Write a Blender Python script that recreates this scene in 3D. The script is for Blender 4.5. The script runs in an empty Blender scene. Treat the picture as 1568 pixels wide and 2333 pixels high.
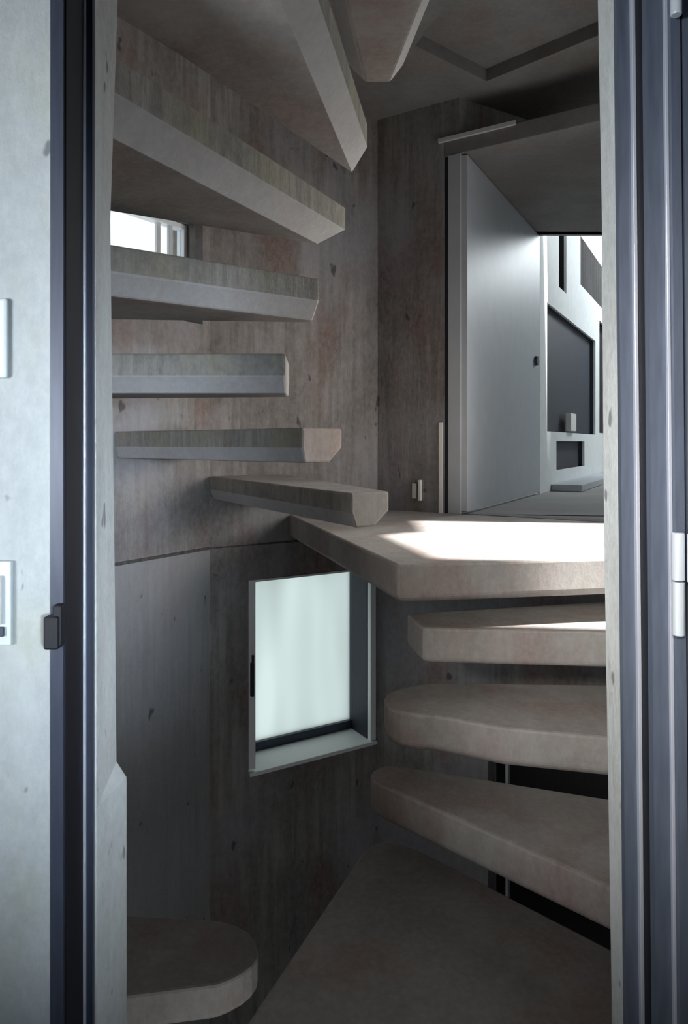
import bpy, bmesh, math, random
from mathutils import Vector
random.seed(4)
scn = bpy.context.scene
col = scn.collection
# ------------------------------------------------------------------ camera, world, lights, exposure
F = 1600.0          # focal length in pixels of the 1568 px wide frame
EYE = 0.353         # eye height above the upper landing (z = 0)
HY = 1010.0         # horizon row
cd = bpy.data.cameras.new('camera')
cam = bpy.data.objects.new('camera', cd); col.objects.link(cam)
cam.location = (0, 0, EYE); cam.rotation_euler = (math.pi/2, 0, 0)
cd.sensor_fit = 'HORIZONTAL'; cd.sensor_width = 36; cd.lens = 36*F/1568
cd.shift_y = -(2333/2-HY)/1568
cd.clip_start = 0.02
scn.camera = cam
scn.view_settings.view_transform = 'Standard'
scn.view_settings.look = 'None'
scn.view_settings.exposure = 0.0
scn.view_settings.gamma = 1.0
scn.view_settings.use_curve_mapping = False

w = bpy.data.worlds.new('sky'); scn.world = w; w.use_nodes = True
bg = w.node_tree.nodes['Background']
bg.inputs[0].default_value = (0.93, 0.98, 1.0, 1); bg.inputs[1].default_value = 1.28

def sun(name, d, e, ang, c):
    l = bpy.data.lights.new(name, 'SUN'); l.energy = e; l.angle = ang; l.color = c
    o = bpy.data.objects.new(name, l); col.objects.link(o)
    o.rotation_euler = Vector(d).to_track_quat('-Z', 'Y').to_euler(); o.location = (3, 1, 4)
def area(name, loc, tgt, sx, sy, e, c, spread=math.pi):
    l = bpy.data.lights.new(name, 'AREA'); l.shape = 'RECTANGLE'; l.size = sx; l.size_y = sy
    l.energy = e; l.color = c; l.spread = spread
    o = bpy.data.objects.new(name, l); col.objects.link(o); o.location = loc
    o.rotation_euler = (Vector(tgt)-Vector(loc)).to_track_quat('-Z', 'Y').to_euler()
sun('sun', (-0.8, 0.10, -1.0), 19.0, 0.035, (1.0, 0.98, 0.94))
# unseen daylight of the room the camera stands in, plus two added fill lamps
area('daylight_front_room', (-1.3, -0.5, 0.30), (-0.10, 1.0, 0.58), 0.5, 0.4, 5.6, (0.88, 0.94, 1.0), math.radians(66))
area('front_room_fill_far', (1.2, -1.6, 0.35), (-0.92, 2.9, 0.03), 0.5, 0.4, 3.6, (0.76, 0.87, 1.0), math.radians(25))  # added narrow-beam lamp brightening the lower left walls; no window behind it
area('front_room_fill_high', (-0.95, -1.8, 1.30), (0.72, 2.0, -0.14), 0.4, 0.4, 1.7, (1.0, 0.96, 0.90), math.radians(21))  # added lamp that brightens the right flight; no window behind it
# daylight falling into the tall space at the far end of the upper room
area('daylight_upper_room', (4.3, 7.2, 2.85), (1.8, 5.6, 0.9), 1.0, 1.0, 80.0, (0.88, 0.96, 1.0))
# daylight entering the shaft through the tall side window
area('daylight_side_window', (1.40, 2.50, 0.65), (-0.3, 2.75, 0.50), 0.6, 0.7, 6.0, (1.0, 0.94, 0.85), math.radians(92))

# ------------------------------------------------------------------ materials
def mat(name, base, rough=0.6, metal=0.0):
    m = bpy.data.materials.new(name); m.use_nodes = True
    b = m.node_tree.nodes['Principled BSDF']
    b.inputs['Base Color'].default_value = (*base, 1); b.inputs['Roughness'].default_value = rough
    b.inputs['Metallic'].default_value = metal
    return m
def noisy(name, base, var=0.15, rough=0.5, metal=0.0, scale=(30, 30, 3)):
    m = mat(name, base, rough, metal); nt = m.node_tree; N = nt.nodes; L = nt.links
    g = N.new('ShaderNodeNewGeometry'); mp = N.new('ShaderNodeMapping'); mp.inputs['Scale'].default_value = scale
    n = N.new('ShaderNodeTexNoise'); n.inputs['Detail'].default_value = 4
    L.new(g.outputs['Position'], mp.inputs[0]); L.new(mp.outputs[0], n.inputs['Vector'])
    r = N.new('ShaderNodeValToRGB'); L.new(n.outputs[0], r.inputs[0])
    r.color_ramp.elements[0].position = 0.3; r.color_ramp.elements[1].position = 0.7
    r.color_ramp.elements[0].color = (*[c*(1-var) for c in base], 1)
    r.color_ramp.elements[1].color = (*[min(1, c*(1+var)) for c in base], 1)
    L.new(r.outputs[0], N['Principled BSDF'].inputs['Base Color'])
    return m
def concrete(name, c_light, c_dark, c_stain, stain=0.5, streak=9.0, sc=1.0, bump=0.35, rough=0.85, pits=True, streak_mix=0.65, c_cool=None, lift=None, pit0=0.70):
    """cast concrete: cloudy tone, vertical formwork streaks, brownish patches, small pits"""
    m = mat(name, c_light, rough); nt = m.node_tree; N = nt.nodes; L = nt.links
    g = N.new('ShaderNodeNewGeometry')
    def noise(scale, det=5, rgh=0.6, off=0.0):
        mp = N.new('ShaderNodeMapping'); mp.inputs['Scale'].default_value = scale
        mp.inputs['Location'].default_value = (off, off*0.7, off*1.3)
        n = N.new('ShaderNodeTexNoise'); n.inputs['Scale'].default_value = 1.0
        n.inputs['Detail'].default_value = det; n.inputs['Roughness'].default_value = rgh
        L.new(g.outputs['Position'], mp.inputs[0]); L.new(mp.outputs[0], n.inputs['Vector'])
        return n
    def ramp(src, p0, p1, v0=0.0, v1=1.0):
        r = N.new('ShaderNodeMapRange'); r.inputs['From Min'].default_value = p0; r.inputs['From Max'].default_value = p1
        r.inputs['To Min'].default_value = v0; r.inputs['To Max'].default_value = v1
        r.clamp = True; L.new(src, r.inputs['Value']); return r.outputs[0]
    def mix(f, a, b, mode='MIX'):
        x = N.new('ShaderNodeMix'); x.data_type = 'RGBA'; x.blend_type = mode
        if hasattr(f, 'links'): L.new(f, x.inputs[0])
        else: x.inputs[0].default_value = f
        for s, v in ((x.inputs[6], a), (x.inputs[7], b)):
            if hasattr(v, 'links'): L.new(v, s)
            else: s.default_value = (*v, 1)
        return x.outputs[2]
    cloud = noise((2.2*sc, 2.2*sc, 1.6*sc), 6, 0.6)
    strk = noise((streak*3*sc, streak*3*sc, 1.6*sc), 5, 0.65, 3.1)
    fine = noise((45*sc, 45*sc, 30*sc), 4, 0.7, 7.7)
    patch = noise((3.4*sc, 3.4*sc, 1.7*sc), 3, 0.55, 12.3)
    c = mix(ramp(cloud.outputs[0], 0.35, 0.68), c_dark, c_light)
    c = mix(ramp(strk.outputs[0], 0.40, 0.62, 0, streak_mix), c, c_dark)
    c = mix(ramp(patch.outputs[0], 0.5, 0.66, 0, stain), c, c_stain)
    if c_cool:
        cool = noise((1.9*sc, 1.9*sc, 1.3*sc), 3, 0.5, 31.0)
        c = mix(ramp(cool.outputs[0], 0.5, 0.65, 0, 0.5), c, c_cool)
    c = mix(ramp(fine.outputs[0], 0.35, 0.7, 0, 0.25), c, tuple(min(1, v*1.35) for v in c_light))
    if lift:      # the pour below the joint came out smoother and cooler
        sx = N.new('ShaderNodeSeparateXYZ'); L.new(g.outputs['Position'], sx.inputs[0])
        c = mix(ramp(sx.outputs[2], -0.12, -0.14, 0, 0.55), c, lift)
    if pits:
        pt = noise((16*sc, 16*sc, 9*sc), 2, 0.5, 21.0)
        c = mix(ramp(pt.outputs[0], pit0, pit0+0.04, 0, 0.75), c, tuple(v*0.3 for v in c_dark))
    L.new(c, N['Principled BSDF'].inputs['Base Color'])
    bp = N.new('ShaderNodeBump'); bp.inputs['Strength'].default_value = bump; bp.inputs['Distance'].default_value = 0.01
    a = N.new('ShaderNodeMath'); a.operation = 'ADD'
    L.new(strk.outputs[0], a.inputs[0]); L.new(fine.outputs[0], a.inputs[1])
    L.new(a.outputs[0], bp.inputs['Height']); L.new(bp.outputs[0], N['Principled BSDF'].inputs['Normal'])
    return m
M = {}
M['wall'] = concrete('board_marked_concrete', (0.34, 0.32, 0.31), (0.12, 0.11, 0.105), (0.15, 0.085, 0.07), 0.75, streak_mix=0.8, c_cool=(0.30, 0.30, 0.35))
M['wall_left'] = concrete('board_marked_concrete_two_pours', (0.34, 0.32, 0.31), (0.13, 0.12, 0.115), (0.16, 0.095, 0.075), 0.65, streak_mix=0.8, c_cool=(0.27, 0.28, 0.33), lift=(0.36, 0.37, 0.39))
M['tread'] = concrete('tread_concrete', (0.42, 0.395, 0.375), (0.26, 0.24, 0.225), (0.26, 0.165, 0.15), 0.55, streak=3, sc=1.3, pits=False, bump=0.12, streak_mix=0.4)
M['tread_smooth_lit'] = concrete('tread_smooth_lit_concrete', (0.60, 0.59, 0.59), (0.46, 0.45, 0.45), (0.42, 0.39, 0.37), 0.3, streak=2, sc=1.3, pits=False, bump=0.1, streak_mix=0.2)  # smoother cast, made paler for the light the chamfers catch
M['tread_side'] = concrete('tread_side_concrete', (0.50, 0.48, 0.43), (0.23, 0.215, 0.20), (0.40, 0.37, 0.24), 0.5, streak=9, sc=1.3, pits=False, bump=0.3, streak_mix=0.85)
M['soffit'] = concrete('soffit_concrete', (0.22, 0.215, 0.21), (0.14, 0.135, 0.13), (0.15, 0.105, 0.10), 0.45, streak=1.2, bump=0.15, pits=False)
M['jamb'] = concrete('jamb_concrete', (0.72, 0.74, 0.72), (0.52, 0.54, 0.53), (0.48, 0.45, 0.40), 0.4, streak=6, sc=1.6, bump=0.2)
M['front'] = concrete('front_wall_concrete', (0.50, 0.535, 0.53), (0.38, 0.41, 0.42), (0.40, 0.42, 0.33), 0.6, streak=3, sc=1.7, bump=0.15, pit0=0.665)
M['floor'] = concrete('floor_concrete', (0.33, 0.32, 0.31), (0.24, 0.23, 0.225), (0.25, 0.2, 0.18), 0.4, streak=1, bump=0.1, pits=False)
M['white'] = noisy('white_plaster', (0.78, 0.80, 0.80), 0.04, 0.7, 0, (3, 3, 3))
M['panel'] = noisy('grey_painted_panel', (0.44, 0.46, 0.49), 0.04, 0.45, 0, (2, 2, 2))
M['steel_blue'] = noisy('blue_grey_painted_steel', (0.145, 0.17, 0.225), 0.12, 0.38, 0.2)
M['steel_dark'] = noisy('dark_painted_steel', (0.055, 0.065, 0.095), 0.15, 0.4, 0.2)
M['gasket'] = noisy('black_rubber_gasket', (0.006, 0.007, 0.012), 0.2, 0.6)
M['steel_light'] = noisy('steel_edge_highlight', (0.62, 0.64, 0.72), 0.06, 0.35, 0.2)  # pale steel; highlights along the frame edges are put into its colour
M['alu'] = noisy('silver_aluminium', (0.66, 0.68, 0.70), 0.06, 0.35, 0.2)
M['alu_pale'] = noisy('pale_hinge_metal', (0.78, 0.83, 0.88), 0.05, 0.35, 0.1)
M['dark'] = noisy('dark_paint_recess_shade', (0.022, 0.026, 0.04), 0.2, 0.6)  # own dark of small fittings; in recesses the shade is put into the colour
M['black'] = noisy('unlit_void_black', (0.012, 0.012, 0.013), 0.2, 0.9)  # near-black colour stands in for the unlit depth of the voids
M['plate'] = noisy('pale_plastic_plate', (0.66, 0.72, 0.72), 0.03, 0.4)
M['plate_white'] = noisy('white_plastic', (0.85, 0.83, 0.80), 0.03, 0.4)
def frosted(name, c):
    m = bpy.data.materials.new(name); m.use_nodes = True; nt = m.node_tree; N = nt.nodes; L = nt.links
    N.clear(); o = N.new('ShaderNodeOutputMaterial'); t = N.new('ShaderNodeBsdfTranslucent'); gl = N.new('ShaderNodeBsdfGlossy')
    gl.inputs['Roughness'].default_value = 0.25
    g = N.new('ShaderNodeNewGeometry'); mp = N.new('ShaderNodeMapping'); mp.inputs['Scale'].default_value = (5, 5, 0.8)
    n = N.new('ShaderNodeTexNoise'); n.inputs['Scale'].default_value = 1.0; n.inputs['Detail'].default_value = 1
    L.new(g.outputs['Position'], mp.inputs[0]); L.new(mp.outputs[0], n.inputs['Vector'])
    r = N.new('ShaderNodeValToRGB'); L.new(n.outputs[0], r.inputs[0])
    r.color_ramp.elements[0].position = 0.35; r.color_ramp.elements[1].position = 0.65
    r.color_ramp.elements[0].color = (*[x*0.84 for x in c], 1); r.color_ramp.elements[1].color = (*c, 1)
    L.new(r.outputs[0], t.inputs[0])
    mx = N.new('ShaderNodeMixShader'); mx.inputs[0].default_value = 0.05
    L.new(t.outputs[0], mx.inputs[1]); L.new(gl.outputs[0], mx.inputs[2]); L.new(mx.outputs[0], o.inputs[0])
    return m
M['joint'] = noisy('joint_grime', (0.075, 0.07, 0.065), 0.5, 0.9, 0, (9, 9, 9))
M['window_paint'] = noisy('white_window_paint', (0.82, 0.83, 0.84), 0.04, 0.5)
M['frosted'] = frosted('frosted_glass', (0.83, 0.89, 0.87))
def clear_glass():
    m = bpy.data.materials.new('clear_glass'); m.use_nodes = True; nt = m.node_tree; N = nt.nodes; L = nt.links
    N.clear(); o = N.new('ShaderNodeOutputMaterial'); t = N.new('ShaderNodeBsdfTransparent'); gl = N.new('ShaderNodeBsdfGlossy')
    gl.inputs['Roughness'].default_value = 0.02; t.inputs[0].default_value = (0.97, 0.985, 0.98, 1)
    mx = N.new('ShaderNodeMixShader'); mx.inputs[0].default_value = 0.06; L.new(t.outputs[0], mx.inputs[1]); L.new(gl.outputs[0], mx.inputs[2]); L.new(mx.outputs[0], o.inputs[0])
    return m
M['glass'] = clear_glass()

# ------------------------------------------------------------------ mesh helpers
def link(name, bm, m, parent=None, bevel=0.0, smooth=False):
    bmesh.ops.recalc_face_normals(bm, faces=bm.faces)
    xs = [v.co for v in bm.verts]
    c = Vector(((min(v.x for v in xs)+max(v.x for v in xs))/2, (min(v.y for v in xs)+max(v.y for v in xs))/2, min(v.z for v in xs)))
    off = parent.matrix_world.translation if parent else Vector((0, 0, 0))
    if parent: off = Vector(parent['o'])
    bmesh.ops.translate(bm, verts=bm.verts, vec=-c)
    me = bpy.data.meshes.new(name); bm.to_mesh(me); bm.free(); me.materials.append(m)
    o = bpy.data.objects.new(name, me); col.objects.link(o)
    o.location = c-off; o['o'] = tuple(c)
    if parent: o.parent = parent
    if smooth:
        for p in me.polygons: p.use_smooth = True
    if bevel:
        b = o.modifiers.new('bevel', 'BEVEL'); b.width = bevel; b.segments = 2; b.limit_method = 'ANGLE'; b.angle_limit = math.radians(25)
    return o
def empty(name, loc):
    o = bpy.data.objects.new(name, None); col.objects.link(o); o.location = loc; o['o'] = tuple(loc); o.empty_display_size = 0.1
    return o
def tag(o, label, cat, group=None):
    o['label'] = label; o['category'] = cat
    if group: o['group'] = group
    return o
def struct(o, label=None):
    o['kind'] = 'structure'
    if label: o['label'] = label
    return o
def hexa(bm, pts):   # 8 points: bottom 4 then top 4
    v = [bm.verts.new(p) for p in pts]
    for f in ((0, 1, 2, 3), (4, 5, 6, 7), (0, 1, 5, 4), (1, 2, 6, 5), (2, 3, 7, 6), (3, 0, 4, 7)):
        bm.faces.new([v[i] for i in f])
def box(bm, x0, x1, y0, y1, z0, z1, lean=0.0, zr=EYE):
    s = lambda z: lean*(zr-z)
    hexa(bm, [(x0+s(z0), y0, z0), (x1+s(z0), y0, z0), (x1+s(z0), y1, z0), (x0+s(z0), y1, z0),
              (x0+s(z1), y0, z1), (x1+s(z1), y0, z1), (x1+s(z1), y1, z1), (x0+s(z1), y1, z1)])
def prism(bm, poly, z0, z1):
    a = [bm.verts.new((x, y, z0)) for x, y in poly]; b = [bm.verts.new((x, y, z1)) for x, y in poly]
    bm.faces.new(a); bm.faces.new(b); n = len(poly)
    for i in range(n): bm.faces.new((a[i], a[(i+1) % n], b[(i+1) % n], b[i]))
def B(name, m, *args, parent=None, bevel=0.0, lean=0.0):
    bm = bmesh.new(); box(bm, *args, lean=lean); return link(name, bm, m, parent, bevel)
class Wall:
    """vertical wall plane from p0 to p1 (plan); solid lies on side 'n'. u runs along, v into the solid."""
    def __init__(s, p0, p1, side=1):
        s.p = Vector(p0); d = Vector(p1)-s.p; s.len = d.length; s.d = d.normalized()
        s.n = Vector((-s.d.y, s.d.x))*side
    def P(s, u, v, z): q = s.p+s.d*u+s.n*v; return (q.x, q.y, z)
    def box(s, bm, u0, u1, v0, v1, z0, z1):
        hexa(bm, [s.P(u0, v0, z0), s.P(u1, v0, z0), s.P(u1, v1, z0), s.P(u0, v1, z0), s.P(u0, v0, z1), s.P(u1, v0, z1), s.P(u1, v1, z1), s.P(u0, v1, z1)])
    def px(s, x):      # u where the wall plane crosses picture column x (used to measure positions)
        t = (x-784)/F; return (t*s.p.y-s.p.x)/(s.d.x-t*s.d.y)
    def build(s, name, m, z0, z1, th, holes=(), u0=None, u1=None, ext0=0.0, ext1=0.0):
        ua = (0 if u0 is None else u0)-ext0; ub = (s.len if u1 is None else u1)+ext1
        us = sorted({ua, ub}|{h[i] for h in holes for i in (0, 1) if ua < h[i] < ub})
        zs = sorted({z0, z1}|{h[i] for h in holes for i in (2, 3) if z0 < h[i] < z1})
        def solid(i, j):
            if i < 0 or j < 0 or i >= len(us)-1 or j >= len(zs)-1: return False
            uc = (us[i]+us[i+1])/2; zc = (zs[j]+zs[j+1])/2
            return not any(h[0] < uc < h[1] and h[2] < zc < h[3] for h in holes)
        bm = bmesh.new(); cache = {}
        def V(u, v, z):
            k = (round(u, 5), v, round(z, 5))
            if k not in cache: cache[k] = bm.verts.new(s.P(u, v, z))
            return cache[k]
        def face(*q): bm.faces.new([V(*a) for a in q])
        for i in range(len(us)-1):
            for j in range(len(zs)-1):
                if not solid(i, j): continue
                a, b, c, d = us[i], us[i+1], zs[j], zs[j+1]
                face((a, 0, c), (b, 0, c), (b, 0, d), (a, 0, d)); face((a, th, c), (b, th, c), (b, th, d), (a, th, d))
                if not solid(i-1, j): face((a, 0, c), (a, th, c), (a, th, d), (a, 0, d))
                if not solid(i+1, j): face((b, 0, c), (b, th, c), (b, th, d), (b, 0, d))
                if not solid(i, j-1): face((a, 0, c), (b, 0, c), (b, th, c), (a, th, c))
                if not solid(i, j+1): face((a, 0, d), (b, 0, d), (b, th, d), (a, th, d))
        return link(name, bm, m)

# ------------------------------------------------------------------ plan of the shaft
FLOOR = -0.80; CEIL = 2.08; BOT = -2.6
P_AB = (0.18, 3.75)                                   # far corner behind the small window
AL = Wall(P_AB, (0.18-0.86*0.936, 3.75-0.51*0.936), -1)   # back-left wall with the lower window
P_AL = (AL.p.x+AL.d.x*AL.len, AL.p.y+AL.d.y*AL.len)
P_L2 = (-1.15, P_AL[1]-(P_AL[0]+1.15)*0.83/0.56)
WL = Wall(P_AL, P_L2, -1)                             # next facet, upper window
P_LF = (-1.15, 1.1)
WL2 = Wall(P_L2, P_LF, -1)
kB = 1.24
P_BR = (0.18+0.852*kB, 3.75-0.524*kB)
WB = Wall(P_AB, P_BR, 1)                              # back-right wall with the opening to the room
P_RF = (1.70, 1.1)
WR = Wall(P_BR, P_RF, 1)                              # right wall, sunlit window hidden behind the jamb
uO = WB.px(1012)

# lower window hole and upper window hole
wl0, wl1 = AL.px(856), AL.px(566)
AL_hole = (wl0, wl1, -1.245, -0.304)
struct(AL.build('wall_back_left', M['wall'], BOT, CEIL+0.05, 0.27, [AL_hole], ext0=0.0, ext1=0.0), 'stained concrete wall with the small square window')
uw0, uw1 = WL.px(462), WL.px(205)
struct(WL.build('wall_left', M['wall_left'], BOT, CEIL+0.05, 0.2, [(uw0, uw1, 0.9, 1.375)], ext0=0.0, ext1=0.05), 'concrete wall facet with the narrow bright window')
struct(WL2.build('wall_far_left', M['wall'], BOT, CEIL+0.05, 0.2))
# back-right wall: opening to the upper room and black opening below
uD = WB.px(1112)
uTop = WB.px(1046)
struct(WB.build('wall_back', M['wall'], BOT, CEIL+0.05, 0.12, [(uO, WB.len+0.2, 0.0, 1.895), (uTop, WB.len+0.2, 1.80, 2.2), (uD, WB.len+0.2, -2.3, -0.93)], ext1=0.05),
       'brown and grey concrete wall right of the shaft corner')
# right wall with sun window
struct(WR.build('wall_right', M['wall'], BOT, CEIL+0.05, 0.15, [(0.01, 1.18, 0.02, 1.70)], ext1=0.05))
# dark construction joint between the two pours
bm = bmesh.new(); WL.box(bm, 0.004, WL.len, -0.004, 0.0, -0.142, -0.128); AL.box(bm, AL.px(690), AL.len+0.003, -0.004, 0.0, -0.139, -0.132)
struct(link('trim_9', bm, M['joint']), 'dark construction joint across the left walls')
# lintel over the opening with a thin metal edge
bm = bmesh.new(); WB.box(bm, uO, WB.len+0.12, 0.0, 0.12, 1.80, 1.885)
struct(link('trim_1', bm, M['soffit'], bevel=0.004), 'concrete lintel over the opening to the upper room')
bm = bmesh.new(); WB.box(bm, WB.px(1001), WB.px(1176), -0.016, 0.0, 1.873, 1.892)
struct(link('trim_2', bm, M['alu']), 'thin pale metal edge along the lintel')
# small recessed wall above the lintel (runs back parallel to the window wall)
q0 = WB.P(uTop, 0.0, 0); RC = Wall(q0[:2], (q0[0]+0.86*0.8, q0[1]+0.51*0.8), 1)
struct(RC.build('wall_recess', M['wall'], 1.90, CEIL+0.05, 0.1))

# ceiling slab over the landing with a raised field
def pin(*p): return p
cm = bmesh.new()
raised = [(0.31, 3.05), (0.68, 3.35), (1.07, 2.98), (1.62, 2.35), (1.62, 1.1), (0.95, 1.1)]
outer_left = [(0.95, 1.1), (0.31, 3.05), (0.68, 3.35), (0.72, 3.95), (0.1, 4.05), (-1.0, 3.6), (-1.4, 2.6), (-1.4, 1.1)]
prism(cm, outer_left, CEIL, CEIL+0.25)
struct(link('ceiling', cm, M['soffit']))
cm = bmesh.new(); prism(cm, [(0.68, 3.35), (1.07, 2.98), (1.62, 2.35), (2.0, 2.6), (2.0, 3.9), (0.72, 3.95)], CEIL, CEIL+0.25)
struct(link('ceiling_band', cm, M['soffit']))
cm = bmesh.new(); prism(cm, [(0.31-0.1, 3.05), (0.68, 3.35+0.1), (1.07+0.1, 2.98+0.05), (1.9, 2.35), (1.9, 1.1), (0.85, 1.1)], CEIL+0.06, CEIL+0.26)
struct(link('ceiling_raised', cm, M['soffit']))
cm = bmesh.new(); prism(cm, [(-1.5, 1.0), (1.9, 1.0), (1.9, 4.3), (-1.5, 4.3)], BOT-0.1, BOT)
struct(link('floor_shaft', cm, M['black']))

# ------------------------------------------------------------------ treads
R = 0.2; T = 0.107; VERT = 0.060
def unit(a, b):
    d = Vector(b)-Vector(a); return d.normalized()
def offset_line(a, b, dist, ref):
    """move line a-b by dist towards point ref"""
    d = unit(a, b); n = Vector((-d.y, d.x))
    if (Vector(ref)-Vector(a)).dot(n) < 0: n = -n
    return Vector(a)+n*dist, Vector(b)+n*dist
def tread(label, k, N0, N1, F0, F1, cn=0.05, cf=0.05, tip=0.012, extend=0.0, group=None, top=None, name='stair_tread', cat='stair tread', bev=0.006, tipcut=0.0):
    """wedge tread: near edge N0(tip)-N1(wall), far edge F0(tip)-F1(wall); both lower long edges are chamfered"""
    z1 = k*R; zc = z1-VERT; z0 = z1-T
    N0, N1, F0, F1 = map(Vector, (N0, N1, F0, F1))
    if extend:
        N1 = N1+unit(N0, N1)*extend; F1 = F1+unit(F0, F1)*extend
    cN0, cN1 = offset_line(N0, N1, cn, (F0+F1)/2); cF0, cF1 = offset_line(F0, F1, cf, (N0+N1)/2)
    ax = ((N1-N0).normalized()+(F1-F0).normalized()).normalized()
    # keep the lower tip edge in the plane of the end face
    def onend(p, d):
        e = F0-N0; # intersect line p + t*d with N0 + s*e
        det = d.x*(-e.y)+d.y*e.x
        if abs(det) < 1e-6: return p
        r = N0-p; t = (r.x*(-e.y)+r.y*e.x)/det
        return p+d*t
    cN0 = onend(cN0, unit(N0, N1)); cF0 = onend(cF0, unit(F0, F1))
    e_ = (F0-N0).normalized()
    if (cN0-N0).dot(e_) > (cF0-N0).dot(e_)-0.006:      # lower edges meet before the end face: pull the lower tip back to where they cross
        d1, d2 = cN1-cN0, cF1-cF0
        det = d1.x*(-d2.y)+d2.x*d1.y
        r_ = cF0-cN0; t_ = (r_.x*(-d2.y)+d2.x*r_.y)/det
        x_ = cN0+d1*t_; cN0 = x_+d1.normalized()*0.004; cF0 = x_+d2.normalized()*0.004
    bm = bmesh.new(); V = bm.verts.new
    for (a, b, c, d) in ((N0, F0, F1, N1),):
        top_ = [V((*p, z1)) for p in (N0, F0, F1, N1)]
        mid = [V((*p, zc)) for p in (N0, F0, F1, N1)]
        bot = [V((*p, z0)) for p in (cN0, cF0, cF1, cN1)]
    bm.faces.new(top_); bm.faces.new(bot)
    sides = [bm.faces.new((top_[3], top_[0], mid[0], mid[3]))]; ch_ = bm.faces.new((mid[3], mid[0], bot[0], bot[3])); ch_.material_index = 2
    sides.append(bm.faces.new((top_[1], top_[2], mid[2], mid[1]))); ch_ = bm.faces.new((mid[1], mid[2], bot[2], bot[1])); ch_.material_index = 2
    bm.faces.new((top_[0], top_[1], mid[1], bot[1], bot[0], mid[0]))
    bm.faces.new((top_[2], top_[3], mid[3], bot[3], bot[2], mid[2]))
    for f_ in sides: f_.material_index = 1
    o = link(name, bm, M['tread'], bevel=bev); o.data.materials.append(M['tread_side']); o.data.materials.append(M['tread_smooth_lit'])
    return tag(o, label, cat, group)
def slab(label, k, poly, cham=0.03, tip=None, name='stair_tread', cat='stair tread', group=None, th=T, bev=0.008, m='tread', soft=0.0):
    """tread or landing with a free outline (counter-clockwise); the underside is drawn in a little"""
    z1 = k*R; z0 = z1-th
    n = len(poly); P = [Vector(p) for p in poly]
    area_ = sum(P[i].x*P[(i+1) % n].y-P[(i+1) % n].x*P[i].y for i in range(n))
    if area_ < 0: P.reverse()
    ins = []
    for i in range(n):
        a, b, c = P[i-1], P[i], P[(i+1) % n]
        d1, d2 = (b-a).normalized(), (c-b).normalized()
        n1, n2 = Vector((-d1.y, d1.x)), Vector((-d2.y, d2.x))
        h = (n1+n2); h = h/max(h.length_squared/2, 0.5)
        ins.append(b+h*cham)
    bm = bmesh.new()
    zc = z0+min(cham, th*0.4)*0.9
    A = [bm.verts.new((*p, z1)) for p in P]; C_ = [bm.verts.new((*p, zc)) for p in P]; D = [bm.verts.new((*p, z0)) for p in ins]
    bm.faces.new(A); bm.faces.new(D)
    for i in range(n):
        j = (i+1) % n
        bm.faces.new((A[i], A[j], C_[j], C_[i])); bm.faces.new((C_[i], C_[j], D[j], D[i]))
    o = link(name, bm, M[m], bevel=bev)
    return tag(o, label, cat, group)
def rnd(a, c, b, n=6):
    """quadratic arc from a to b round corner c"""
    a, c, b = Vector(a), Vector(c), Vector(b)
    return [tuple(a*(1-t)**2+c*2*t*(1-t)+b*t*t) for t in [i/n for i in range(n+1)]]
UP = 'treads of the flight rising on the left'; DN = 'treads of the flight rising on the right'
# upper landing
slab('large concrete landing slab with a bright sunlit top', 0,
     [(0.155, 2.045), (0.80, 2.155), (1.43, 2.25), (1.235, 3.13), (0.64, 3.505), (0.185, 3.745), (-0.27, 3.475)][::1], cham=0.018, name='landing_slab', cat='landing', th=0.115)
# flight rising on the left
tread('concrete tread just above the sunlit landing, pale end face over its corner', 1, (0.0215, 2.15), (-0.625, 3.262), (0.143, 2.23), (-0.30, 3.46), cn=0.018, cf=0.055, group=UP)
tread('concrete tread at eye level with a bright beige cut-corner end face', 2, (-0.127, 2.13), (-0.925, 2.83), (-0.006, 2.25), (-0.66, 3.20), cn=0.012, cf=0.055, group=UP)
tread('concrete tread directly below the one under the narrow window', 3, (-0.161, 1.93), (-1.145, 1.93), (-0.17, 2.18), (-1.145, 2.30), cn=0.05, cf=0.05, group=UP)
tread('concrete tread crossing the lower edge of the narrow bright window', 4, (-0.066, 1.905), (-1.145, 1.13), (-0.120, 2.03), (-1.145, 1.93), cn=0.05, cf=0.05, group=UP)
tread('stained concrete tread just above the narrow bright window', 5, (0.004, 1.93), (-0.42, 1.102), (-0.085, 1.955), (-1.145, 1.34), cn=0.055, cf=0.05, group=UP)
tread('broad dark concrete tread overhead, its tip pointing at the far corner', 6, (0.062, 1.866), (-0.071, 1.102), (-0.018, 1.95), (-0.505, 1.102), cn=0.048, cf=0.05, group=UP)
tread('topmost concrete tread at the top edge, reddish underside between two pale edges', 7, (0.155, 1.83), (0.255, 1.102), (0.01, 1.83), (-0.10, 1.102), cn=0.035, cf=0.045, group=UP)
# flight rising on the right
slab('concrete tread directly below the landing with a sunlit strip', -1,
     [(0.235, 2.105), (0.76, 2.058), (1.49, 2.0), (1.35, 2.60), (0.908, 2.458), (0.205, 2.28)], cham=0.012, group=DN)
slab('concrete tread with a rounded nose, middle of the right flight', -2,
     rnd((0.27, 2.21), (0.10, 2.15), (0.12, 2.04))+rnd((0.12, 2.04), (0.13, 1.945), (0.25, 1.945))[1:]+[(0.42, 1.86), (0.67, 1.80), (1.575, 1.62), (1.45, 2.16), (0.8, 2.19)], cham=0.02, group=DN)
slab('concrete tread just above the dark lower landing', -3,
     rnd((0.17, 2.075), (0.12, 2.10), (0.085, 2.045), 3)+rnd((0.085, 2.045), (0.058, 2.005), (0.10, 1.965), 3)[1:]+[(0.569, 1.513), (1.0, 1.105), (1.69, 1.105), (1.575, 1.62), (0.707, 1.885)], cham=0.02, group=DN)
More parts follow.
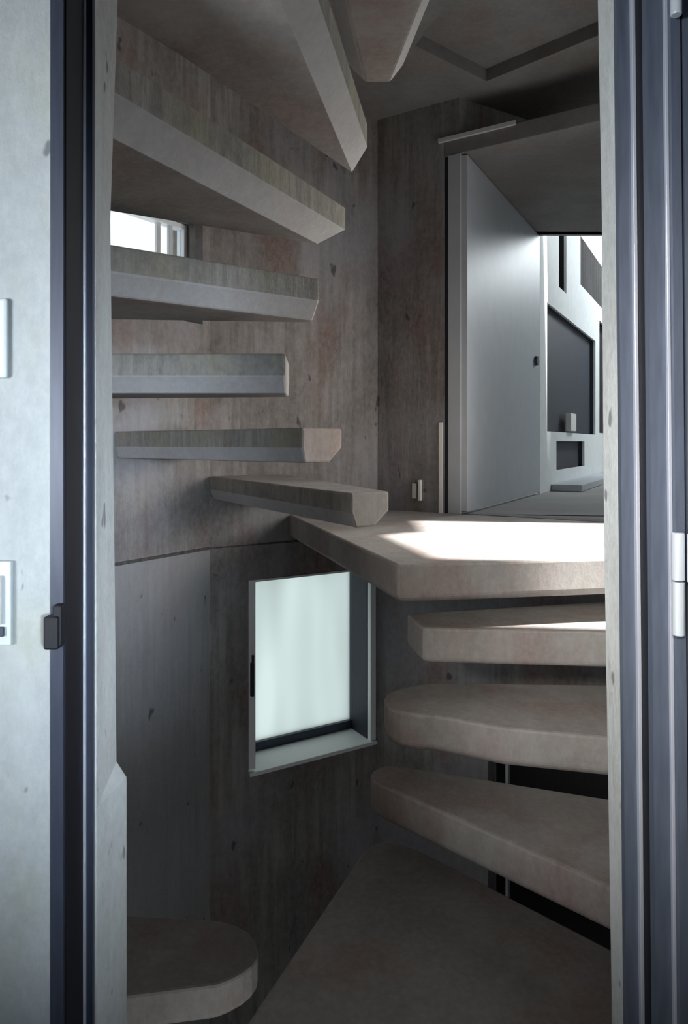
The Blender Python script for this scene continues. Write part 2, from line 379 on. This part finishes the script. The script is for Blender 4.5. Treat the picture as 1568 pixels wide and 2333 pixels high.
slab('wide dark concrete landing in the foreground behind the doorway', -4,
     rnd((0.22, 1.985), (0.115, 2.09), (0.05, 1.975), 8)+[(-0.195, 1.394), (-0.318, 1.105), (1.08, 1.105), (0.608, 1.604)], cham=0.02, name='landing_slab', cat='landing')
slab('dark concrete tread going down, in the bottom left corner', -5,
     rnd((-0.40, 2.0), (-0.25, 1.985), (-0.228, 1.873), 5)+rnd((-0.228, 1.873), (-0.22, 1.80), (-0.32, 1.755), 5)[1:]+[(-1.145, 1.62), (-1.145, 2.05)], cham=0.03, group='treads going down')

# ------------------------------------------------------------------ lower window (window_1)
win = struct(empty('window_1', AL.P((wl0+wl1)/2, 0.1, -1.245)), 'small square frosted window low in the concrete wall')
bm = bmesh.new(); e = 0.0; cw = 0.035; z0, z1 = -1.245, -0.304
AL.box(bm, wl0+0.001, wl0+cw, -0.006, 0.022, z0+0.001, z1-0.001); AL.box(bm, wl1-cw, wl1-0.001, -0.006, 0.022, z0+0.03, z1-0.001)
AL.box(bm, wl0+cw, wl1-cw, -0.006, 0.022, z1-0.012, z1-0.001)
link('window_casing', bm, M['window_paint'], win, bevel=0.002)
bm = bmesh.new(); AL.box(bm, wl0+0.001, wl1-0.001, -0.02, 0.20, z0+0.001, z0+0.02)
link('window_sill', bm, M['window_paint'], win, bevel=0.003)
bm = bmesh.new(); d0, d1 = 0.19, 0.235
AL.box(bm, wl0+0.001, wl0+0.035, d0, d1, z0+0.03, z1-0.002); AL.box(bm, wl1-0.035, wl1-0.001, d0, d1, z0+0.03, z1-0.002)
AL.box(bm, wl0+0.001, wl1-0.001, d0, d1, z0+0.021, z0+0.065); AL.box(bm, wl0+0.035, wl1-0.035, d0, d1, z1-0.03, z1-0.002)
link('window_frame', bm, M['steel_dark'], win, bevel=0.002)
bm = bmesh.new(); AL.box(bm, wl0+0.023, wl0+0.036, 0.03, 0.188, z0+0.022, z1-0.002)
link('window_lining', bm, M['dark'], win)
bm = bmesh.new(); AL.box(bm, wl0+0.035, wl1-0.035, 0.210, 0.216, z0+0.065, z1-0.03)
link('pane', bm, M['frosted'], win)
bm = bmesh.new(); AL.box(bm, wl1-0.022, wl1-0.006, -0.022, -0.006, -0.86, -0.70); AL.box(bm, wl1-0.018, wl1-0.008, -0.03, -0.02, -0.83, -0.66)
h = link('window_handle', bm, M['dark'], win, bevel=0.002); h['label'] = 'dark lever handle on the left stile'

# upper narrow window (window_2)
win2 = struct(empty('window_2', WL.P((uw0+uw1)/2, 0.1, 0.9)), 'narrow bright sliding window behind the treads')
bm = bmesh.new()
for (a, b) in ((uw0+0.002, uw0+0.02), (uw1-0.03, uw1-0.002)): WL.box(bm, a, b, 0.10, 0.15, 0.902, 1.373)
WL.box(bm, uw0+0.02, uw1-0.03, 0.10, 0.15, 0.902, 0.93); WL.box(bm, uw0+0.02, uw1-0.03, 0.10, 0.15, 1.350, 1.373)
link('window_frame', bm, M['alu_pale'], win2, bevel=0.002)
ua, ub = WL.px(432), WL.px(402)
for (a, b, v) in ((ua, ua+0.02, 0.115), (ub-0.02, ub, 0.13)):
    bm = bmesh.new(); WL.box(bm, a, b, v-0.006, v+0.012, 0.93, 1.35); link('sash_stile', bm, M['alu'], win2, bevel=0.002)
bm = bmesh.new(); WL.box(bm, uw0+0.02, uw1-0.03, 0.124, 0.128, 0.93, 1.35)
link('pane', bm, M['glass'], win2)
# ------------------------------------------------------------------ outlet on the back wall
uo = WB.px(953); zo = EYE-(1117-HY)*WB.P(uo, 0, 0)[1]/F
out = tag(empty('wall_outlet', WB.P(uo, -0.005, zo-0.05)), 'small white electrical outlet low on the brown concrete wall', 'outlet')
bm = bmesh.new(); WB.box(bm, uo-0.034, uo+0.034, -0.006, 0.0, zo-0.055, zo+0.055); link('outlet_plate', bm, M['wall'], out, bevel=0.002)
bm = bmesh.new(); WB.box(bm, uo-0.028, uo-0.004, -0.016, -0.006, zo-0.042, zo+0.035); link('outlet_socket', bm, M['plate_white'], out, bevel=0.002)
bm = bmesh.new(); WB.box(bm, uo+0.010, uo+0.026, -0.026, -0.006, zo-0.052, zo+0.055); link('outlet_socket', bm, M['plate_white'], out, bevel=0.002)

# ------------------------------------------------------------------ upper room beyond the landing
C0 = (0.600, 3.475); dC = Vector((0.74, 1.37))
RM = Wall(C0, (C0[0]+dC.x*4.3, C0[1]+dC.y*4.3), 1)       # long left wall of that room
uj = RM.px(1231)
ROOMZ = 1.80
def ru(x): return RM.px(x)
n0, n1 = ru(1247), ru(1357)
holes = [(n0, n1, 0.44, 1.375), (ru(1268), ru(1332), 0.145, 0.37), (ru(1274), ru(1291), 1.57, 2.6), (ru(1323), ru(1372), 1.775, 2.21), (ru(1366), RM.len+1, 0.46, 1.62)]
struct(RM.build('wall_upper_room', M['white'], 0.0, 3.2, 0.02, holes, u0=uj, u1=RM.len), 'white wall of the bright upper room')
# shallow hollows behind the openings, their shade painted dark
def hollow(name, a, b, z0, z1, m, d=0.05):
    bm = bmesh.new()
    RM.box(bm, a-0.02, b+0.02, d, d+0.02, z0-0.02, z1+0.02)
    RM.box(bm, a-0.02, a, 0.021, d, z0-0.02, z1+0.02); RM.box(bm, b, b+0.02, 0.021, d, z0-0.02, z1+0.02)
    RM.box(bm, a, b, 0.021, d, z0-0.02, z0); RM.box(bm, a, b, 0.021, d, z1, z1+0.02)
    return struct(link(name, bm, m))
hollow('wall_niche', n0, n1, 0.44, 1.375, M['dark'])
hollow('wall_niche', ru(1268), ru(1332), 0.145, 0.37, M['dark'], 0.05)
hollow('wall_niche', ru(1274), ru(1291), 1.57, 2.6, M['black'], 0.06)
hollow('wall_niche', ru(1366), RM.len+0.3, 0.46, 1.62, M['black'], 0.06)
# grille
gr = tag(empty('vent_grille', RM.P((ru(1323)+ru(1372))/2, 0.02, 1.775)), 'dark mesh grille high on the white wall of the upper room', 'grille')
bm = bmesh.new(); a, b = ru(1323), ru(1372); RM.box(bm, a, b, 0.03, 0.04, 1.775, 2.21); link('backing', bm, M['dark'], gr)
bm = bmesh.new(); nn = 26
for i in range(nn+1):
    u = a+(b-a)*i/nn; RM.box(bm, u-0.009, u+0.009, 0.004, 0.014, 1.775, 2.21)
for i in range(13):
    z = 1.775+0.435*i/12; RM.box(bm, a, b, 0.014, 0.024, z-0.006, z+0.006)
link('mesh', bm, M['soffit'], gr)
# grey door leaf / panel on the same wall line, with frame
dr = struct(empty('door_2', RM.P(uj/2, 0.0, 0.0)), 'tall blue-grey flush door leaf at the entrance to the upper room')
bm = bmesh.new(); RM.box(bm, 0.03, uj-0.004, 0.0, 0.045, 0.012, ROOMZ-0.006); link('door_leaf', bm, M['panel'], dr, bevel=0.002)
bm = bmesh.new(); uk = ru(1220); zk = EYE+(HY-822)*RM.P(uk, 0, 0)[1]/F
r = bmesh.ops.create_cone(bm, cap_ends=True, segments=20, radius1=0.034, radius2=0.030, depth=0.02)
import mathutils
rot = Vector((-RM.n.x, -RM.n.y, 0)).to_track_quat('Z', 'Y').to_matrix()
bmesh.ops.rotate(bm, verts=bm.verts, cent=(0, 0, 0), matrix=rot)
bmesh.ops.translate(bm, verts=bm.verts, vec=Vector(RM.P(uk, -0.01, zk)))
k = link('door_pull', bm, M['steel_dark'], dr); k['label'] = 'small dark round pull'
# steel jamb between concrete wall and leaf
bm = bmesh.new(); WB.box(bm, WB.px(1022), WB.px(1050), -0.004, 0.10, 0.0, 1.80); struct(link('trim_3', bm, M['panel'], bevel=0.002), 'pale blue steel jamb beside the flush door')
bm = bmesh.new(); WB.box(bm, uO-0.002, WB.px(1022), 0.01, 0.10, 0.0, 1.80); struct(link('trim_4', bm, M['dark']), 'dark strip painted as the shadow gap beside the pale jamb')  # solid strip, the gap's shade put into its colour
bm = bmesh.new(); WB.box(bm, WB.px(1001), WB.px(1009), -0.006, 0.0, 0.0, 0.46); struct(link('trim_5', bm, M['plate_white']), 'thin pale strip at the foot of the wall edge')
# floor, soffit
cm = bmesh.new()
fl = [WB.P(uO, 0.0, 0)[:2], WB.P(WB.len+0.3, 0.0, 0)[:2], (5.1, 2.9), (5.1, 9.5), RM.P(RM.len, 0.3, 0)[:2], RM.P(0.0, 0.06, 0)[:2]]
prism(cm, fl, -0.12, -0.0015); struct(link('floor_upper_room', cm, M['floor']))
sf = [(0.60, 3.625), WB.P(WB.len+0.3, 0.1205, 0)[:2], (5.1, 3.1), (5.1, RM.P(uj, 0, 0)[1]), RM.P(uj, 0.0, 0)[:2], RM.P(uj, 0.06, 0)[:2]]
cm = bmesh.new(); prism(cm, sf, ROOMZ, ROOMZ+0.14); struct(link('ceiling_upper_room', cm, M['soffit']))
# enclosure of that room
cm = bmesh.new(); box(cm, 5.0, 5.1, 3.0, 9.5, -0.1, 3.2); struct(link('wall_upper_room_right', cm, M['white']))
cm = bmesh.new(); box(cm, 2.0, 5.1, 9.4, 9.5, -0.1, 3.2); struct(link('wall_upper_room_far', cm, M['white']))
cm = bmesh.new(); prism(cm, [WB.P(WB.len+0.05, 0.0, 0)[:2], (5.1, 2.9), (5.1, 3.0), WB.P(WB.len+0.07, 0.12, 0)[:2]], -0.1, 2.0); struct(link('wall_upper_room_near', cm, M['white']))
cm = bmesh.new(); prism(cm, [RM.P(uj, 0.2, 0)[:2], (5.1, 4.8), (5.1, 9.5), RM.P(RM.len, 0.3, 0)[:2]], 3.2, 3.3); struct(link('ceiling_tall_space', cm, M['white']))
cm = bmesh.new(); box(cm, 1.2, 5.1, 4.80, 4.86, ROOMZ+0.0, 3.2); struct(link('wall_upper_room_upstand', cm, M['white']))
# small white object on the niche floor, kerb below the little hearth
us = ru(1300)
tag(link('storage_box', (lambda b: (RM.box(b, us-0.13, us+0.10, -0.03, 0.015, 0.455, 0.60), b)[1])(bmesh.new()), M['plate_white'], bevel=0.004), 'small white box standing in the dark wall niche', 'box')
bm = bmesh.new(); RM.box(bm, ru(1256), ru(1372), -0.22, -0.002, 0.0, 0.05)
tag(link('low_ledge', bm, M['panel'], bevel=0.004), 'low pale ledge along the foot of the white wall', 'ledge')

# ------------------------------------------------------------------ black lower opening (door_3)
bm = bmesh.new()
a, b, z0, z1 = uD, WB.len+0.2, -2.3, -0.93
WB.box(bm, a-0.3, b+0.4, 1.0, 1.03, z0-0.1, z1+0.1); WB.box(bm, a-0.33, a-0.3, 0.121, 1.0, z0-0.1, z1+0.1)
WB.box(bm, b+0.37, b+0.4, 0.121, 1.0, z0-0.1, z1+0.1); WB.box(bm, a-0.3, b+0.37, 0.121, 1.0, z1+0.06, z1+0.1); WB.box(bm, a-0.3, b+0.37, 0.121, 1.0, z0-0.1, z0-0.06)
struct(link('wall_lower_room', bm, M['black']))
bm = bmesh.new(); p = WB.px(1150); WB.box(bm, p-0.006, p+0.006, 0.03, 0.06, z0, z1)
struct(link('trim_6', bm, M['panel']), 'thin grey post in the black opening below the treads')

# ------------------------------------------------------------------ doorway the picture is taken through
# shaft-side concrete reveal with a slightly uneven edge
def reveal(name, front, back, y0, y1, out):
    """front/back: lists of (z, x) edge positions; out = outer x"""
    bm = bmesh.new(); zs = [z for z, _ in back]
    def X(tab, z):
        for (za, xa), (zb, xb) in zip(tab, tab[1:]):
            if za <= z <= zb: return xa+(xb-xa)*(z-za)/(zb-za)
        return tab[-1][1] if z > tab[-1][0] else tab[0][1]
    rows = []
    for z in zs:
        f = X(front, z); bk = X(back, z)
        rows.append([bm.verts.new(q) for q in ((out, y0, z), (f, y0, z), (bk, y1, z), (out, y1, z))])
    for r0, r1 in zip(rows, rows[1:]):
        for i in range(4):
            j = (i+1) % 4; bm.faces.new((r0[i], r0[j], r1[j], r1[i]))
    bm.faces.new(rows[0]); bm.faces.new(rows[-1])
    return struct(link(name, bm, M['jamb'], bevel=0.0015))
HEAD = 1.16
reveal('trim_7', [(BOT, -0.352), (0.3, -0.355), (HEAD, -0.357)], [(BOT, -0.340), (-0.17, -0.340), (-0.145, -0.356), (0.154, -0.359), (0.45, -0.363), (0.70, -0.366), (1.05, -0.354), (HEAD, -0.352)], 1.005, 1.1, -0.46)['label'] = 'rough concrete reveal at the left of the doorway'
reveal('trim_8', [(BOT, 0.435), (-0.47, 0.424), (0.35, 0.414), (1.0, 0.407), (HEAD, 0.406)], [(BOT, 0.43), (-0.5, 0.4185), (0.2, 0.407), (0.35, 0.4055), (0.7, 0.4035), (1.05, 0.397), (HEAD, 0.396)], 1.04, 1.1, 0.52)['label'] = 'rough concrete reveal at the right of the doorway'
# front concrete wall around the frame
cm = bmesh.new(); box(cm, -1.7, -0.388, 0.93, 1.0, FLOOR, 1.9); box(cm, -1.7, -0.46, 1.0, 1.1, BOT, 1.9); wf = struct(link('wall_front', cm, M['front']), 'pale pitted concrete wall left of the doorway')
cm = bmesh.new(); box(cm, 0.56, 1.8, 0.97, 1.1, BOT, 1.9); struct(link('wall_front_right', cm, M['front']))
cm = bmesh.new(); box(cm, -1.7, 1.8, 0.96, 1.1, HEAD+0.0, 2.35); struct(link('wall_front_head', cm, M['front']))
# steel door frame
d1 = struct(empty('door_1', (0.02, 0.98, FLOOR)), 'steel framed doorway with the leaf swung open to the right')
lt, lb = HEAD, FLOOR
fr = B('frame_stile', M['steel_dark'], -0.387, -0.3700, 0.925, 1.0, lb, lt, parent=d1, lean=-0.0); fr['label'] = 'dark left stile'
B('gasket', M['gasket'], -0.370, -0.3680, 0.930, 0.990, lb, lt, parent=d1)
B('door_stop', M['steel_light'], -0.3735, -0.3655, 0.990, 1.004, lb, lt, parent=d1, bevel=0.001)['label'] = 'pale left stop edge'
B('door_stop', M['steel_dark'], -0.3655, -0.3570, 0.996, 1.005, lb, lt, parent=d1)
L_ = 0.0095
B('door_stop', M['steel_blue'], 0.4055, 0.4240, 1.028, 1.040, lb, lt, parent=d1, lean=L_)
B('door_stop', M['steel_light'], 0.4240, 0.4295, 1.020, 1.040, lb, lt, parent=d1, lean=L_, bevel=0.001)['label'] = 'pale right stop edge'
B('gasket', M['gasket'], 0.4295, 0.4420, 1.000, 1.040, lb, lt, parent=d1, lean=L_)
B('frame_stile', M['steel_blue'], 0.4300, 0.4560, 0.985, 1.000, lb, lt, parent=d1, lean=L_)
B('frame_edge_highlight', M['steel_light'], 0.4520, 0.4570, 0.978, 0.9849, lb, lt, parent=d1, lean=L_, bevel=0.001)  # thin pale strip painted in as the highlight on the frame return
B('frame_stile', M['steel_blue'], 0.4570, 0.4700, 0.970, 1.04, lb, lt, parent=d1, lean=L_)
B('gasket', M['gasket'], 0.4700, 0.4740, 0.975, 1.04, lb, lt, parent=d1, lean=L_)
B('frame_stile', M['steel_blue'], 0.4740, 0.5600, 0.970, 1.04, lb, lt, parent=d1, lean=L_)
B('frame_head', M['steel_blue'], -0.387, 0.52, 0.935, 1.0, HEAD-0.04, HEAD, parent=d1)
# opened leaf, swung back towards the viewer beyond the right edge
leaf = B('door_leaf', M['steel_blue'], 0.515, 0.555, 0.20, 0.935, lb+0.01, lt-0.05, parent=d1, bevel=0.003)
# hinge (two knuckles)
def knuckle(z0, z1, x, y, r, nm, lab=None):
    bm = bmesh.new(); bmesh.ops.create_cone(bm, cap_ends=True, segments=24, radius1=r, radius2=r, depth=z1-z0)
    bmesh.ops.translate(bm, verts=bm.verts, vec=(x, y, (z0+z1)/2))
    o = link(nm, bm, M['alu_pale'], d1, bevel=0.0015, smooth=False)
    if lab: o['label'] = lab
    return o
zq = lambda y, Y: EYE-(y-HY)*Y/F
knuckle(zq(1324, .95), zq(1214, .95), 0.4545, 0.955, 0.0085, 'hinge_knuckle', 'pale upper hinge barrel')
knuckle(zq(1450, .95), zq(1327, .95), 0.4550, 0.955, 0.0080, 'hinge_knuckle', 'pale lower hinge barrel')
B('hinge_plate', M['alu_pale'], 0.464, 0.512, 0.945, 0.951, zq(1326, .95), zq(1216, .95), parent=d1, bevel=0.001)
knuckle(zq(30, .95), zq(-90, .95), 0.452, 0.955, 0.0075, 'hinge_knuckle')
# latch strike on the left stile
bm = bmesh.new(); box(bm, -0.3885, -0.3690, 0.905, 0.926, zq(1474, .92), zq(1400, .92)); box(bm, -0.379, -0.3665, 0.910, 0.926, zq(1470, .92), zq(1376, .92))
s = link('latch_strike', bm, M['gasket'], d1, bevel=0.003); s['label'] = 'black latch strike on the left stile'

# switches on the front wall
sw = tag(empty('light_switch', (-0.485, 0.929, zq(862, .925))), 'pale rounded wall plate at the left edge, upper of two', 'switch')
B('switch_plate', M['plate'], -0.53, -0.4425, 0.921, 0.930, zq(862, .925), zq(680, .925), parent=sw, bevel=0.004)
B('rocker', M['plate_white'], -0.515, -0.458, 0.917, 0.921, zq(835, .925), zq(707, .925), parent=sw, bevel=0.002)
sw2 = tag(empty('intercom_panel', (-0.485, 0.929, zq(1480, .925))), 'framed wall panel at the left edge below the rounded plate', 'wall panel')
B('panel_frame', M['plate'], -0.56, -0.4375, 0.922, 0.930, zq(1470, .925), zq(1278, .925), parent=sw2, bevel=0.002)
B('panel_face', M['plate_white'], -0.55, -0.4480, 0.915, 0.922, zq(1420, .925), zq(1310, .925), parent=sw2, bevel=0.002)
B('panel_button', M['steel_dark'], -0.53, -0.4455, 0.917, 0.922, zq(1448, .925), zq(1426, .925), parent=sw2, bevel=0.001)

# ------------------------------------------------------------------ front room shell behind the camera
cm = bmesh.new(); box(cm, -1.7, 1.8, -2.6, 1.1, FLOOR-0.15, FLOOR); struct(link('floor', cm, M['floor']))
cm = bmesh.new(); box(cm, -1.7, 1.8, -2.6, 0.96, 1.7, 1.85); struct(link('ceiling_front_room', cm, M['soffit']))
cm = bmesh.new(); box(cm, -1.8, -1.7, -2.6, 1.1, FLOOR, 1.85); struct(link('wall_front_room_left', cm, M['front']))
cm = bmesh.new(); box(cm, 1.8, 1.9, -2.6, 1.1, FLOOR, 1.85); struct(link('wall_front_room_right', cm, M['front']))
WK = Wall((1.8, -2.5), (-1.7, -2.5), 1)
struct(WK.build('wall_front_room_rear', M['front'], FLOOR, 1.85, 0.1))
